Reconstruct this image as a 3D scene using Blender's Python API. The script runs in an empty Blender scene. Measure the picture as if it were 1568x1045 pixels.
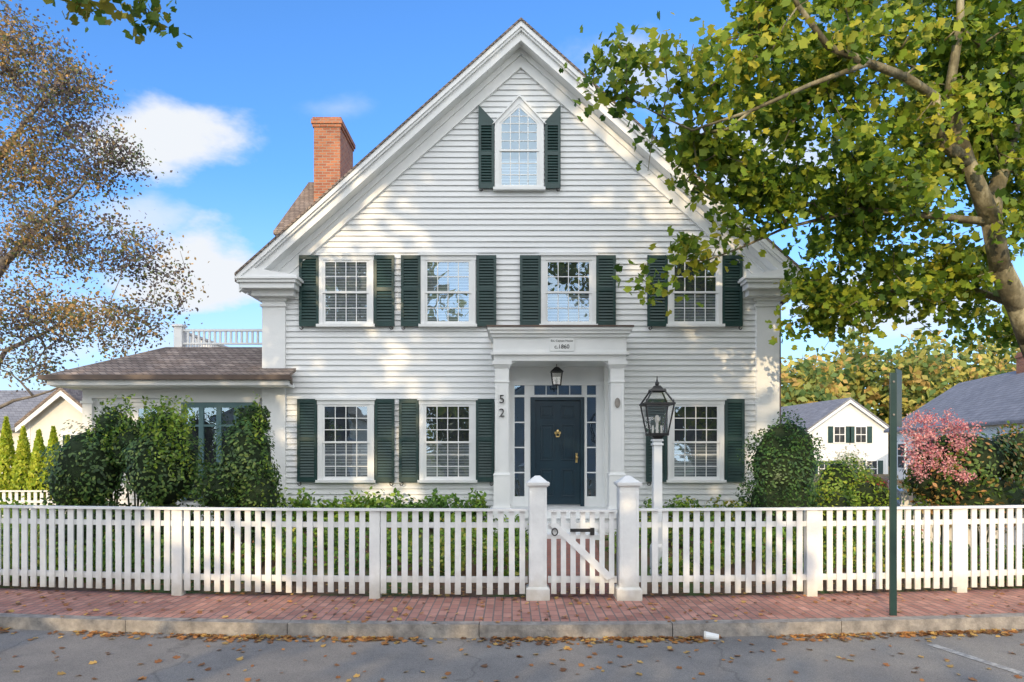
import bpy, math, random
import numpy as np
from mathutils import Vector, Matrix
random.seed(5)
RS=np.random.RandomState(11)
CAMZ=1.85; F=1045.0
def W(px,py,d):            # survey helper: bearing + distance -> metres
    return np.array([(px-784.0)*d/F, d, CAMZ-(py-690.0)*d/F])
scene=bpy.context.scene
COL=scene.collection

# ------------------------------------------------------------------ materials
def new_mat(name):
    m=bpy.data.materials.new(name); m.use_nodes=True
    nt=m.node_tree; nt.nodes.clear()
    out=nt.nodes.new('ShaderNodeOutputMaterial')
    return m,nt,out
def N(nt,t,**kw):
    n=nt.nodes.new(t)
    for k,v in kw.items():
        if k in n.inputs.keys(): n.inputs[k].default_value=v
        else: setattr(n,k,v)
    return n
def ramp(nt,fac,stops):
    r=nt.nodes.new('ShaderNodeValToRGB')
    e=r.color_ramp.elements
    while len(e)<len(stops): e.new(0.5)
    for i,(p,c) in enumerate(stops):
        e[i].position=p; e[i].color=(c[0],c[1],c[2],1)
    nt.links.new(fac,r.inputs[0]); return r.outputs[0]
def noise_mat(name,stops,scale=5,rough=0.6,bump=0.0,bscale=None,detail=6,metal=0.0,spec=0.5,stretch=(1,1,1),grime=False):
    m,nt,out=new_mat(name)
    tc=N(nt,'ShaderNodeTexCoord'); mp=N(nt,'ShaderNodeMapping'); mp.inputs['Scale'].default_value=stretch
    nt.links.new(tc.outputs['Object'],mp.inputs[0])
    nz=N(nt,'ShaderNodeTexNoise',Scale=scale,Detail=detail,Roughness=0.65)
    nt.links.new(mp.outputs[0],nz.inputs['Vector'])
    c=ramp(nt,nz.outputs[0],stops)
    p=N(nt,'ShaderNodeBsdfPrincipled',Roughness=rough,Metallic=metal)
    p.inputs['Specular IOR Level'].default_value=spec
    if grime:      # weathering near the ground, in object height
        s=N(nt,'ShaderNodeSeparateXYZ'); nt.links.new(tc.outputs['Object'],s.inputs[0])
        n3=N(nt,'ShaderNodeTexNoise',Scale=9,Detail=5); nt.links.new(tc.outputs['Object'],n3.inputs['Vector'])
        a=N(nt,'ShaderNodeMath',operation='MULTIPLY_ADD'); a.inputs[1].default_value=.35; nt.links.new(n3.outputs[0],a.inputs[0]); nt.links.new(s.outputs[2],a.inputs[2])
        g=ramp(nt,a.outputs[0],[(0.18,(0.72,0.68,0.60)),(0.5,(1,1,1))])
        mx=N(nt,'ShaderNodeMix',data_type='RGBA',blend_type='MULTIPLY'); mx.inputs[0].default_value=1
        nt.links.new(c,mx.inputs[6]); nt.links.new(g,mx.inputs[7]); c=mx.outputs[2]
    nt.links.new(c,p.inputs['Base Color'])
    if bump>0:
        n2=N(nt,'ShaderNodeTexNoise',Scale=bscale or scale*6,Detail=4)
        nt.links.new(mp.outputs[0],n2.inputs['Vector'])
        b=N(nt,'ShaderNodeBump',Strength=bump,Distance=0.02)
        nt.links.new(n2.outputs[0],b.inputs['Height']); nt.links.new(b.outputs[0],p.inputs['Normal'])
    nt.links.new(p.outputs[0],out.inputs[0]); return m
def brick_mat(name,c1,c2,mortar,bw,bh,ms,vertical=True,rough=0.85,rot=0.0,bump=0.6,var=(0.75,1.15),offset=0.5):
    m,nt,out=new_mat(name)
    tc=N(nt,'ShaderNodeTexCoord'); 
    vec=tc.outputs['Object']
    if vertical:
        s=N(nt,'ShaderNodeSeparateXYZ'); nt.links.new(vec,s.inputs[0])
        a=N(nt,'ShaderNodeMath',operation='ADD'); nt.links.new(s.outputs[0],a.inputs[0]); nt.links.new(s.outputs[1],a.inputs[1])
        c=N(nt,'ShaderNodeCombineXYZ'); nt.links.new(a.outputs[0],c.inputs[0]); nt.links.new(s.outputs[2],c.inputs[1]); vec=c.outputs[0]
    mp=N(nt,'ShaderNodeMapping'); mp.inputs['Rotation'].default_value=(0,0,rot); nt.links.new(vec,mp.inputs[0])
    b=N(nt,'ShaderNodeTexBrick'); b.offset=offset
    b.inputs['Scale'].default_value=1; b.inputs['Brick Width'].default_value=bw; b.inputs['Row Height'].default_value=bh
    b.inputs['Mortar Size'].default_value=ms; b.inputs['Mortar Smooth'].default_value=0.2
    b.inputs['Color1'].default_value=(*c1,1); b.inputs['Color2'].default_value=(*c2,1); b.inputs['Mortar'].default_value=(*mortar,1)
    nt.links.new(mp.outputs[0],b.inputs['Vector'])
    nz=N(nt,'ShaderNodeTexNoise',Scale=1.7,Detail=8,Roughness=0.7); nt.links.new(tc.outputs['Object'],nz.inputs['Vector'])
    r=ramp(nt,nz.outputs[0],[(0.3,(var[0],)*3),(0.7,(var[1],)*3)])
    mx=N(nt,'ShaderNodeMix',data_type='RGBA',blend_type='MULTIPLY'); mx.inputs[0].default_value=1
    nt.links.new(b.outputs[0],mx.inputs[6]); nt.links.new(r,mx.inputs[7])
    p=N(nt,'ShaderNodeBsdfPrincipled',Roughness=rough)
    nt.links.new(mx.outputs[2],p.inputs['Base Color'])
    bp=N(nt,'ShaderNodeBump',Strength=bump,Distance=0.01); bp.invert=True
    nt.links.new(b.outputs['Fac'],bp.inputs['Height']); nt.links.new(bp.outputs[0],p.inputs['Normal'])
    nt.links.new(p.outputs[0],out.inputs[0]); return m
def leaf_mat(name,trans=0.4,rough=0.5):
    m,nt,out=new_mat(name)
    a=N(nt,'ShaderNodeAttribute',attribute_name='Col')
    p=N(nt,'ShaderNodeBsdfPrincipled',Roughness=rough); p.inputs['Specular IOR Level'].default_value=0.35
    t=N(nt,'ShaderNodeBsdfTranslucent'); mx=N(nt,'ShaderNodeMixShader'); mx.inputs[0].default_value=trans
    nt.links.new(a.outputs['Color'],p.inputs['Base Color']); nt.links.new(a.outputs['Color'],t.inputs[0])
    nt.links.new(p.outputs[0],mx.inputs[1]); nt.links.new(t.outputs[0],mx.inputs[2]); nt.links.new(mx.outputs[0],out.inputs[0])
    return m
def glass_mat(name,refl=0.33,tint=(1,1,1)):
    m,nt,out=new_mat(name)
    tc=N(nt,'ShaderNodeTexCoord'); nz=N(nt,'ShaderNodeTexNoise',Scale=3.0,Detail=1); nt.links.new(tc.outputs['Object'],nz.inputs['Vector'])
    bp=N(nt,'ShaderNodeBump',Strength=0.12,Distance=0.02); nt.links.new(nz.outputs[0],bp.inputs['Height'])
    g=N(nt,'ShaderNodeBsdfGlossy',Roughness=0.015); g.inputs[0].default_value=(*tint,1); nt.links.new(bp.outputs[0],g.inputs['Normal'])
    t=N(nt,'ShaderNodeBsdfTransparent'); mx=N(nt,'ShaderNodeMixShader'); mx.inputs[0].default_value=refl
    nt.links.new(t.outputs[0],mx.inputs[1]); nt.links.new(g.outputs[0],mx.inputs[2]); nt.links.new(mx.outputs[0],out.inputs[0]); return m

M_WHITE=noise_mat('white_paint',[(0.3,(0.73,0.75,0.75)),(0.7,(0.82,0.83,0.82))],scale=1.5,rough=0.55,bump=0.08,bscale=30)
M_SIDING=noise_mat('clapboard_paint',[(0.25,(0.69,0.71,0.72)),(0.7,(0.78,0.795,0.79))],scale=1.2,rough=0.6,bump=0.1,bscale=14,stretch=(0.4,1,4))
M_FENCE=noise_mat('fence_paint',[(0.25,(0.66,0.67,0.67)),(0.6,(0.81,0.82,0.81))],scale=3,rough=0.6,bump=0.15,bscale=25,grime=True)
M_SHUT=noise_mat('shutter_green',[(0.3,(0.010,0.036,0.034)),(0.7,(0.020,0.058,0.054))],scale=3,rough=0.42)
M_NAVY=noise_mat('door_navy',[(0.3,(0.004,0.020,0.034)),(0.7,(0.008,0.032,0.050))],scale=3,rough=0.3)
M_BLACK=noise_mat('black_iron',[(0.3,(0.012,0.012,0.013)),(0.7,(0.03,0.03,0.03))],scale=6,rough=0.45)
M_BRASS=noise_mat('brass',[(0.3,(0.6,0.42,0.16)),(0.7,(0.75,0.55,0.25))],scale=6,rough=0.3,metal=1)
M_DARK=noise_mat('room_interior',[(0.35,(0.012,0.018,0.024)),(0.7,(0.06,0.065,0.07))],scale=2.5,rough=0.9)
M_BLIND=brick_mat('blinds',(0.36,0.39,0.41),(0.30,0.34,0.36),(0.10,0.12,0.14),5,0.055,0.012,True,bump=0.3)
M_GLASS=glass_mat('window_glass',0.26,(0.62,0.82,1.0))
M_GLASS2=glass_mat('lantern_glass',0.12)
M_ROOF=brick_mat('cedar_shingles',(0.20,0.15,0.12),(0.32,0.255,0.21),(0.05,0.04,0.035),0.13,0.075,0.006,True,bump=0.9,var=(0.55,1.3))
M_ROOFG=brick_mat('grey_shingles',(0.18,0.19,0.22),(0.24,0.25,0.28),(0.08,0.08,0.1),0.3,0.14,0.008,True,bump=0.5)
M_BRICK=brick_mat('chimney_brick',(0.27,0.085,0.045),(0.42,0.16,0.075),(0.30,0.24,0.19),0.21,0.075,0.010)
M_PAVE=brick_mat('paver_brick',(0.47,0.24,0.19),(0.33,0.15,0.12),(0.18,0.14,0.125),0.21,0.105,0.009,False,rot=math.radians(90),bump=0.5,var=(0.7,1.25))
M_PATH=brick_mat('path_brick',(0.36,0.16,0.12),(0.30,0.13,0.10),(0.2,0.15,0.13),0.21,0.105,0.006,False,bump=0.4)
M_GUTTER=noise_mat('brown_gutter',[(0.3,(0.07,0.045,0.035)),(0.7,(0.12,0.08,0.06))],scale=3,rough=0.45)
M_GRANITE=noise_mat('granite',[(0.3,(0.15,0.14,0.13)),(0.5,(0.26,0.24,0.22)),(0.7,(0.38,0.35,0.31))],scale=7,rough=0.8,bump=0.4,bscale=50)
M_POLE=noise_mat('green_pole',[(0.3,(0.008,0.03,0.028)),(0.7,(0.015,0.045,0.04))],scale=5,rough=0.4)
M_LINE=noise_mat('road_paint',[(0.42,(0.25,0.25,0.25)),(0.58,(0.45,0.45,0.43))],scale=18,rough=0.8)
M_TEAL=noise_mat('window_teal',[(0.3,(0.08,0.16,0.17)),(0.7,(0.12,0.22,0.24))],scale=3,rough=0.5)
M_BARK=noise_mat('bark',[(0.36,(0.075,0.068,0.042)),(0.5,(0.17,0.15,0.09)),(0.62,(0.36,0.33,0.22))],scale=4,rough=0.9,bump=0.8,bscale=18,stretch=(1,1,0.5))
M_BARKD=noise_mat('dark_bark',[(0.3,(0.11,0.095,0.085)),(0.7,(0.26,0.23,0.20))],scale=6,rough=0.9,bump=0.5)
M_LEAF=leaf_mat('leaves',0.45,0.5)
M_LEAFS=leaf_mat('shrub_leaves',0.25,0.4)
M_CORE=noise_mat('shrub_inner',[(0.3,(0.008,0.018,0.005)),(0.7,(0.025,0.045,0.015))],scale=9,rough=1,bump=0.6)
M_CREAM=noise_mat('neighbour_wall',[(0.3,(0.62,0.60,0.54)),(0.7,(0.72,0.70,0.64))],scale=1,rough=0.7)

def asphalt():
    m,nt,out=new_mat('asphalt')
    tc=N(nt,'ShaderNodeTexCoord')
    n1=N(nt,'ShaderNodeTexNoise',Scale=0.7,Detail=8,Roughness=0.7); nt.links.new(tc.outputs['Object'],n1.inputs['Vector'])
    c1=ramp(nt,n1.outputs[0],[(0.32,(0.165,0.162,0.16)),(0.5,(0.225,0.217,0.21)),(0.68,(0.285,0.272,0.25))])
    n2=N(nt,'ShaderNodeTexNoise',Scale=110,Detail=3,Roughness=0.8); nt.links.new(tc.outputs['Object'],n2.inputs['Vector'])
    c2=ramp(nt,n2.outputs[0],[(0.3,(0.5,0.5,0.5)),(0.7,(1.45,1.43,1.38))])
    mx=N(nt,'ShaderNodeMix',data_type='RGBA',blend_type='MULTIPLY'); mx.inputs[0].default_value=1
    nt.links.new(c1,mx.inputs[6]); nt.links.new(c2,mx.inputs[7])
    n3=N(nt,'ShaderNodeTexNoise',Scale=0.9,Detail=6); nt.links.new(tc.outputs['Object'],n3.inputs['Vector'])
    va=N(nt,'ShaderNodeVectorMath',operation='MULTIPLY_ADD'); va.inputs[1].default_value=(1.2,1.2,1.2)
    nt.links.new(n3.outputs['Color'],va.inputs[0]); nt.links.new(tc.outputs['Object'],va.inputs[2])
    vo=N(nt,'ShaderNodeTexVoronoi',feature='DISTANCE_TO_EDGE',Scale=0.3); nt.links.new(va.outputs[0],vo.inputs['Vector'])
    c3=ramp(nt,vo.outputs[0],[(0.0,(0.7,0.7,0.7)),(0.006,(1,1,1))])
    m2=N(nt,'ShaderNodeMix',data_type='RGBA',blend_type='MULTIPLY'); m2.inputs[0].default_value=1
    nt.links.new(mx.outputs[2],m2.inputs[6]); nt.links.new(c3,m2.inputs[7])
    p=N(nt,'ShaderNodeBsdfPrincipled',Roughness=0.85); nt.links.new(m2.outputs[2],p.inputs['Base Color'])
    b=N(nt,'ShaderNodeBump',Strength=0.5,Distance=0.01); nt.links.new(n2.outputs[0],b.inputs['Height']); nt.links.new(b.outputs[0],p.inputs['Normal'])
    nt.links.new(p.outputs[0],out.inputs[0]); return m
M_ASPH=asphalt()
M_GROUND=noise_mat('garden_ground',[(0.32,(0.13,0.075,0.045)),(0.48,(0.20,0.12,0.075)),(0.56,(0.09,0.13,0.035)),(0.75,(0.12,0.19,0.045))],scale=0.9,rough=0.95,bump=0.8,bscale=25,detail=9)

# ------------------------------------------------------------------ mesh builder
class MB:
    def __init__(s): s.v=[]; s.f=[]; s.M=None
    def add(s,vs,fs):
        b=len(s.v)
        for p in vs:
            p=Vector(p)
            if s.M is not None: p=s.M@p
            s.v.append(tuple(p))
        for f in fs: s.f.append(tuple(b+i for i in f))
    def hexa(s,p): s.add(p,[(0,3,2,1),(4,5,6,7),(0,1,5,4),(1,2,6,5),(2,3,7,6),(3,0,4,7)])
    def box(s,x0,x1,y0,y1,z0,z1):
        s.hexa([(x0,y0,z0),(x1,y0,z0),(x1,y1,z0),(x0,y1,z0),(x0,y0,z1),(x1,y0,z1),(x1,y1,z1),(x0,y1,z1)])
    def taper(s,cx,cy,z0,z1,a,b,a2=None,b2=None):
        a2=a if a2 is None else a2; b2=b if b2 is None else b2
        s.hexa([(cx-a,cy-a2,z0),(cx+a,cy-a2,z0),(cx+a,cy+a2,z0),(cx-a,cy+a2,z0),(cx-b,cy-b2,z1),(cx+b,cy-b2,z1),(cx+b,cy+b2,z1),(cx-b,cy+b2,z1)])
    def prism(s,poly,y0,y1):
        n=len(poly)
        vs=[(x,y0,z) for x,z in poly]+[(x,y1,z) for x,z in poly]
        fs=[tuple(range(n)),tuple(range(2*n-1,n-1,-1))]+[(i,i+n,(i+1)%n+n,(i+1)%n) for i in range(n)]
        s.add(vs,fs)
    def seg(s,p,q,r0,r1,n=6):
        p=Vector(p);q=Vector(q);d=(q-p)
        if d.length<1e-6: return
        d.normalize(); a=Vector((0,0,1)) if abs(d.z)<0.9 else Vector((1,0,0))
        u=d.cross(a).normalized(); w=d.cross(u)
        vs=[]
        for c,r in((p,r0),(q,r1)):
            for i in range(n):
                t=2*math.pi*i/n; vs.append(c+u*(r*math.cos(t))+w*(r*math.sin(t)))
        fs=[(i,(i+1)%n,(i+1)%n+n,i+n) for i in range(n)]+[tuple(range(n-1,-1,-1)),tuple(range(n,2*n))]
        s.add(vs,fs)
    def sphere(s,c,rx,ry,rz,nu=10,nv=7):
        vs=[(c[0],c[1],c[2]+rz)]
        for j in range(1,nv):
            t=math.pi*j/nv
            for i in range(nu):
                a=2*math.pi*i/nu; vs.append((c[0]+rx*math.sin(t)*math.cos(a),c[1]+ry*math.sin(t)*math.sin(a),c[2]+rz*math.cos(t)))
        vs.append((c[0],c[1],c[2]-rz)); L=len(vs)-1; fs=[]
        for i in range(nu): fs.append((0,1+i,1+(i+1)%nu)); fs.append((L,L-nu+(i+1)%nu,L-nu+i))
        for j in range(nv-2):
            for i in range(nu):
                a=1+j*nu+i;b=1+j*nu+(i+1)%nu; fs.append((a,a+nu,b+nu,b))
        s.add(vs,fs)
    def obj(s,name,mat,parent=None,bevel=0.0,smooth=False):
        me=bpy.data.meshes.new(name); me.from_pydata(s.v,[],s.f); me.update()
        import bmesh
        bm=bmesh.new(); bm.from_mesh(me); bmesh.ops.recalc_face_normals(bm,faces=bm.faces); bm.to_mesh(me); bm.free()
        me.materials.append(mat)
        if smooth:
            for p in me.polygons: p.use_smooth=True
        o=bpy.data.objects.new(name,me); COL.objects.link(o)
        if parent: o.parent=parent
        if bevel>0:
            b=o.modifiers.new('b','BEVEL'); b.width=bevel; b.segments=2; b.limit_method='ANGLE'
        return o
def empty(name,loc=(0,0,0)):
    e=bpy.data.objects.new(name,None); COL.objects.link(e); e.empty_display_size=0.2; return e

# ------------------------------------------------------------------ leaves
T_LOBE=np.array([(0,0,0),(.48,.20,.08),(.27,.36,.02),(.50,.66,.08),(0,1,-.06),(-.50,.66,.08),(-.27,.36,.02),(-.48,.20,.08)])
T_OVAL=np.array([(0,0,0),(.22,.25,.05),(.25,.6,.05),(0,1,-.05),(-.25,.6,.05),(-.22,.25,.05)])
T_QUAD=np.array([(0,0,0),(.32,.5,.08),(0,1,0),(-.32,.5,.08)])
def leaf_cloud(name,C,size,pal,tmpl=T_OVAL,mat=None,parent=None,up=0.4,front=0.0,seed=0,clump=0.35,droop=0.0):
    r=np.random.RandomState(seed); C=np.asarray(C,float); n=len(C); k=len(tmpl)
    nr=r.normal(size=(n,3)); nr/=np.linalg.norm(nr,axis=1)[:,None]
    nr[:,2]+=up; nr[:,1]-=front; nr/=np.linalg.norm(nr,axis=1)[:,None]
    a=r.normal(size=(n,3)); a[:,2]-=droop
    v=a-nr*np.sum(a*nr,axis=1)[:,None]; v/=np.linalg.norm(v,axis=1)[:,None]+1e-9
    u=np.cross(v,nr)
    S=size*(0.6+0.75*r.rand(n))
    V=C[:,None,:]+S[:,None,None]*(u[:,None,:]*tmpl[None,:,0,None]+v[:,None,:]*(tmpl[None,:,1,None]-0.4)+nr[:,None,:]*tmpl[None,:,2,None])
    me=bpy.data.meshes.new(name)
    me.vertices.add(n*k); me.vertices.foreach_set('co',V.reshape(-1).astype(np.float32))
    me.loops.add(n*k); me.loops.foreach_set('vertex_index',np.arange(n*k,dtype=np.int32))
    me.polygons.add(n); me.polygons.foreach_set('loop_start',np.arange(0,n*k,k,dtype=np.int32))
    try: me.polygons.foreach_set('loop_total',np.full(n,k,dtype=np.int32))
    except Exception: pass
    me.update(calc_edges=True)
    cols=np.array([p[1] for p in pal]); w=np.array([p[0] for p in pal],float)
    ph=r.rand(3)*6
    lf=(np.sin(C[:,0]*1.9+ph[0]+C[:,2]*0.7)+np.sin(C[:,1]*1.6+ph[1])+np.sin(C[:,2]*2.2+ph[2]+C[:,0]))/3
    q=np.clip(r.rand(n)*(1-clump)+(lf*0.5+0.5)*clump,0,0.999)
    q=np.argsort(np.argsort(q))/n
    cw=np.cumsum(w)/w.sum(); idx=np.searchsorted(cw,q); idx=np.clip(idx,0,len(cols)-1)
    c=cols[idx]*(0.75+0.5*r.rand(n))[:,None]
    cc=np.ones((n,k,4),np.float32); cc[:,:,:3]=c[:,None,:]
    at=me.color_attributes.new('Col','FLOAT_COLOR','POINT'); at.data.foreach_set('color',cc.reshape(-1))
    me.materials.append(mat or M_LEAF)
    o=bpy.data.objects.new(name,me); COL.objects.link(o)
    if parent: o.parent=parent
    return o
def in_ell(c,rad,n,r,shell=0.45):
    d=r.normal(size=(n,3)); d/=np.linalg.norm(d,axis=1)[:,None]
    lump=1+0.13*np.sin(d[:,0]*6+c[0]*3)+0.10*np.sin(d[:,2]*8+c[1]*5)+0.09*np.sin(d[:,1]*9+d[:,0]*5)
    rr=(r.rand(n)**shell)*lump
    return np.array(c)+d*rr[:,None]*np.array(rad)
def shrub(name,ells,n,size,pal,tmpl=T_OVAL,seed=1,core=True,up=0.5,front=0.4,tips=None,shell=0.22):
    e=empty(name); r=np.random.RandomState(seed); pts=[]
    vol=np.array([np.prod(x[1])**0.67 for x in ells]); vol/=vol.sum()
    for (c,rad),q in zip(ells,vol): pts.append(in_ell(c,rad,int(n*q),r,shell))
    P=np.vstack(pts); P=P[P[:,2]>0.02]
    leaf_cloud('foliage',P,size,pal,tmpl,M_LEAFS,e,up=up,front=front,seed=seed)
    if tips: leaf_cloud('new_growth',tips[0],tips[1],tips[2],tmpl,M_LEAFS,e,up=0.2,seed=seed+3)
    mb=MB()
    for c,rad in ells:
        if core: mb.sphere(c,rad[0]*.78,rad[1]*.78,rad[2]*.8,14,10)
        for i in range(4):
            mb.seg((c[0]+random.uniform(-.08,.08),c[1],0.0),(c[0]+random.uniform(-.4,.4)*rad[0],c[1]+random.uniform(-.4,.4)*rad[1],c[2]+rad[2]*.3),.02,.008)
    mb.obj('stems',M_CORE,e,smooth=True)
    return e

def tree(name,paths,ells,ntarget,nleaf,lsize,pal,bark,tmpl,seed=1,spread=0.28,r0=0.006,step=0.35,up=0.3,front=0.2,shell=0.5,droop=0.6,lmat=None,clump=0.5,sag=0.1,bare=0.0):
    e=empty(name); r=np.random.RandomState(seed)
    pos=[];par=[];fix=[]
    for pth in paths:
        prev=-1
        for i,q in enumerate(pth):
            p=np.array(q[:3],float)
            if i==0 and pos:
                D=np.linalg.norm(np.array(pos)-p,axis=1); prev=int(np.argmin(D)); 
                if D[prev]<1e-3: continue
            if prev>=0:
                a=pos[prev]; ra=fix[prev]; L=np.linalg.norm(p-a); k=max(1,int(L/0.45))
                for j in range(1,k+1):
                    t=j/k; w=r.normal(size=3)*0.03*(1 if j<k else 0)
                    pos.append(a+(p-a)*t+w); par.append(prev); fix.append(ra+(q[3]-ra)*t); prev=len(pos)-1
            else:
                pos.append(p); par.append(-1); fix.append(q[3]); prev=len(pos)-1
    vol=np.array([np.prod(x[1])**0.8*(x[2] if len(x)>2 else 1) for x in ells]); vol/=vol.sum()
    T=np.vstack([in_ell(x[0],x[1],max(3,int(ntarget*q)),r,shell) for x,q in zip(ells,vol)])
    A=np.array(pos); d0=np.array([np.min(np.linalg.norm(A-t,axis=1)) for t in T]); T=T[np.argsort(d0)]
    ends=[]; P=np.zeros((len(pos)+len(T)*14,3)); n=len(pos); P[:n]=pos
    for t in T:
        D=np.linalg.norm(P[:n]-t,axis=1); i=int(np.argmin(D)); a=P[i].copy(); L=D[i]; k=int(min(12,max(1,round(L/step)))); prev=i
        off=r.normal(size=3)*0.12*L; off[2]+=sag*L
        for j in range(1,k+1):
            s=j/k; q=a+(t-a)*s+off*math.sin(math.pi*s)
            P[n]=q; par.append(prev); fix.append(0); prev=n; n+=1
        ends.append(prev)
    cnt=np.zeros(n); 
    for x in ends: cnt[x]+=1
    for i in range(n-1,-1,-1):
        if par[i]>=0: cnt[par[i]]+=cnt[i]
    fx=np.array(fix)
    rad=np.where(fx>0,fx,r0*np.maximum(cnt,1)**0.45)
    for i in range(n):
        if fix[i]==0 and par[i]>=0: rad[i]=min(rad[i],rad[par[i]]*0.95)
    mb=MB()
    for i in range(n):
        if par[i]>=0:
            ra=rad[par[i]] if rad[par[i]]<rad[i]*1.6 else rad[i]*1.35
            mb.seg(P[par[i]],P[i],ra,rad[i],10 if rad[i]>0.06 else 5)
            if rad[i]>.05: mb.sphere(P[i],rad[i]*.99,rad[i]*.99,rad[i]*.99,10,6)
    mb.obj('trunk_and_limbs',bark,e,smooth=True)
    m=max(1,int(nleaf/len(ends))); C=[]
    for x in ends:
        if r.rand()<bare: continue
        p=P[x]; q=P[par[x]] if par[x]>=0 else p
        mm=max(1,int(m*(0.3+1.4*r.rand())))
        s=r.rand(mm)[:,None]
        C.append(p+(q-p)*s*0.8+r.normal(size=(mm,3))*spread*np.array([1,1,0.75]))
    C=np.vstack(C)
    leaf_cloud('foliage',C,lsize,pal,tmpl,lmat or M_LEAF,e,up=up,front=front,seed=seed,droop=droop,clump=clump)
    return e

# ------------------------------------------------------------------ terrain, road, pavement
def bend(x):
    a=abs(x); return 0.0115*min(a,8)**2+0.05*max(0,a-8)
def sm(t): t=min(1,max(0,t)); return t*t*(3-2*t)
FD=8.5; CD=7.2
def ground_z(x,y):
    yf=FD+bend(x)
    if y<-1.9: return -0.03
    if y<yf-0.2: return -0.3
    m=sm((x+11)/2.5)*(1-sm((x-5.6)/2.0))
    return -0.03+0.40*sm((y-yf-0.1)/2.6)*m
xs=sorted(set([-400,-250,-150,-100,-70,-50,-40]+[round(-30+i*0.5,2) for i in range(121)]+[40,50,70,100,150,250,400]))
ys=sorted(set([-200,-100,-60,-30,-20,-10,-5,-2.0,-1.8]+[round(6+i*0.1,2) for i in range(110)]+[18,20,25,30,40,60,90,130,200,300,500]))
v=[(x,y,ground_z(x,y)) for y in ys for x in xs]; nx=len(xs)
f=[(j*nx+i,j*nx+i+1,(j+1)*nx+i+1,(j+1)*nx+i) for j in range(len(ys)-1) for i in range(nx-1)]
g=MB(); g.add(v,f); g.obj('ground',M_GROUND,smooth=True)
def strip(name,mat,xr,yf0,yf1,z,parent=None,n=160):
    m=MB(); X=np.linspace(xr[0],xr[1],n)
    vs=[]
    for x in X: vs+= [(x,yf0(x),z),(x,yf1(x),z)]
    m.add(vs,[(2*i,2*i+2,2*i+3,2*i+1) for i in range(n-1)])
    return m.obj(name,mat,parent)
strip('road',M_ASPH,(-90,90),lambda x:-1.9,lambda x:CD+bend(x)+0.02,-0.13)
strip('sidewalk',M_PAVE,(-90,90),lambda x:CD+bend(x)+0.15,lambda x:FD+bend(x)+0.12,0.0)
strip('sidewalk',M_PAVE,(-90,90),lambda x:-3.4,lambda x:-1.9,0.005)
k=MB(); x=-40.0
while x<40:
    L=random.uniform(1.8,2.6); x1=x+L-0.008
    nseg=4; dz=random.uniform(.002,.010); oy=random.uniform(-.005,.005)
    for i in range(nseg):
        a=x+(x1-x)*i/nseg;b=x+(x1-x)*(i+1)/nseg
        ya,yb=CD+bend(a)+oy,CD+bend(b)+oy
        k.hexa([(a,ya,-.3),(b,yb,-.3),(b,yb+.16,-.3),(a,ya+.16,-.3),(a,ya+.015,dz),(b,yb+.015,dz),(b,yb+.16,dz),(a,ya+.16,dz)])
    x+=L
k.obj('kerb',M_GRANITE,None)
mk=MB()
mk.add([(4.22,6.95,-.126),(4.32,6.95,-.126),(4.80,5.2,-.126),(4.70,5.2,-.126)],[(0,1,2,3)]); mk.obj('parking_line',M_LINE)
pa=MB()
for i in range(16):
    y0=8.6+i*(2.75/16); y1=8.6+(i+1)*(2.75/16)
    pa.add([(.42,y0,ground_z(.8,y0)+.02),(1.33,y0,ground_z(.8,y0)+.02),(1.33,y1,ground_z(.8,y1)+.02),(.42,y1,ground_z(.8,y1)+.02)],[(0,1,2,3)])
pa.obj('front_path',M_PATH)

# ------------------------------------------------------------------ main house
HD=12.9
def hx(px): return (px-784)/81.0
def hz(py): return CAMZ+(690-py)/81.0
house=empty('white_clapboard_house')
CX=0.165; HB=4.845; MS=0.892; AP=9.74; HE=5.2
XL,XR=CX-HB,CX+HB; BK=21.0
w=MB(); w.prism([(XL+.03,0.15),(XR-.03,0.15),(XR-.03,4.85),(CX,9.3),(XL+.03,4.85)],HD+.01,BK); w.obj('walls',M_SIDING,house)
fd=MB(); fd.box(XL-.01,XR+.01,HD-.03,BK+.01,0.0,.38); fd.obj('foundation',M_BRICK,house)
sd=MB(); S=0.106; z=0.6
while z<9.1:
    zt=z+S; h=HB if zt<4.8 else min(HB,(AP-0.40-zt)/MS)
    if h<=0.05: break
    y0=HD-.028+random.uniform(-.0015,.0015); y1=HD-.001
    sd.add([(CX-h,y0,z),(CX+h,y0,z),(CX+h,y1,zt+.004),(CX-h,y1,zt+.004),(CX-h,HD+.005,z+.001),(CX+h,HD+.005,z+.001)],[(0,1,2,3),(4,5,1,0)])
    if zt<4.8:
        for X,s in((XL,-1),(XR,1)):
            xo=X-s*.006; xi=X-s*.025
            sd.add([(xo,HD+.02,z),(xo,BK,z),(xi,BK,zt+.004),(xi,HD+.02,zt+.004),(X-s*.03,HD+.02,z+.001),(X-s*.03,BK,z+.001)],[(0,1,2,3),(4,5,1,0)])
    z=zt
sd.obj('clapboards',M_SIDING,house)
def chev(m,ot,ob,y0,y1,h=HE,h2=None,A=AP):
    m.prism([(CX-h,A-ot-MS*h),(CX,A-ot),(CX+h,A-ot-MS*h),(CX+h,A-ob-MS*h),(CX,A-ob),(CX-h,A-ob-MS*h)],y0,y1)
rf=MB(); chev(rf,0.0,0.045,12.43,BK+.3,HE+.02); rf.obj('roof',M_ROOF,house)
t=MB()
chev(t,.045,.15,12.45,12.60); chev(t,.15,.20,12.48,12.60,HE-.01); chev(t,.20,.36,12.53,12.6,HE-.02)
chev(t,.16,.34,12.6,12.84,HE-.03)
chev(t,.33,.46,12.80,12.9,HB+.2)
chev(t,.44,.67,12.845,12.895,HB-.02)
chev(t,.655,.685,12.83,12.9,HB-.35)
chev(t,.16,.30,12.84,BK+.2,HE-.04)
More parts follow.
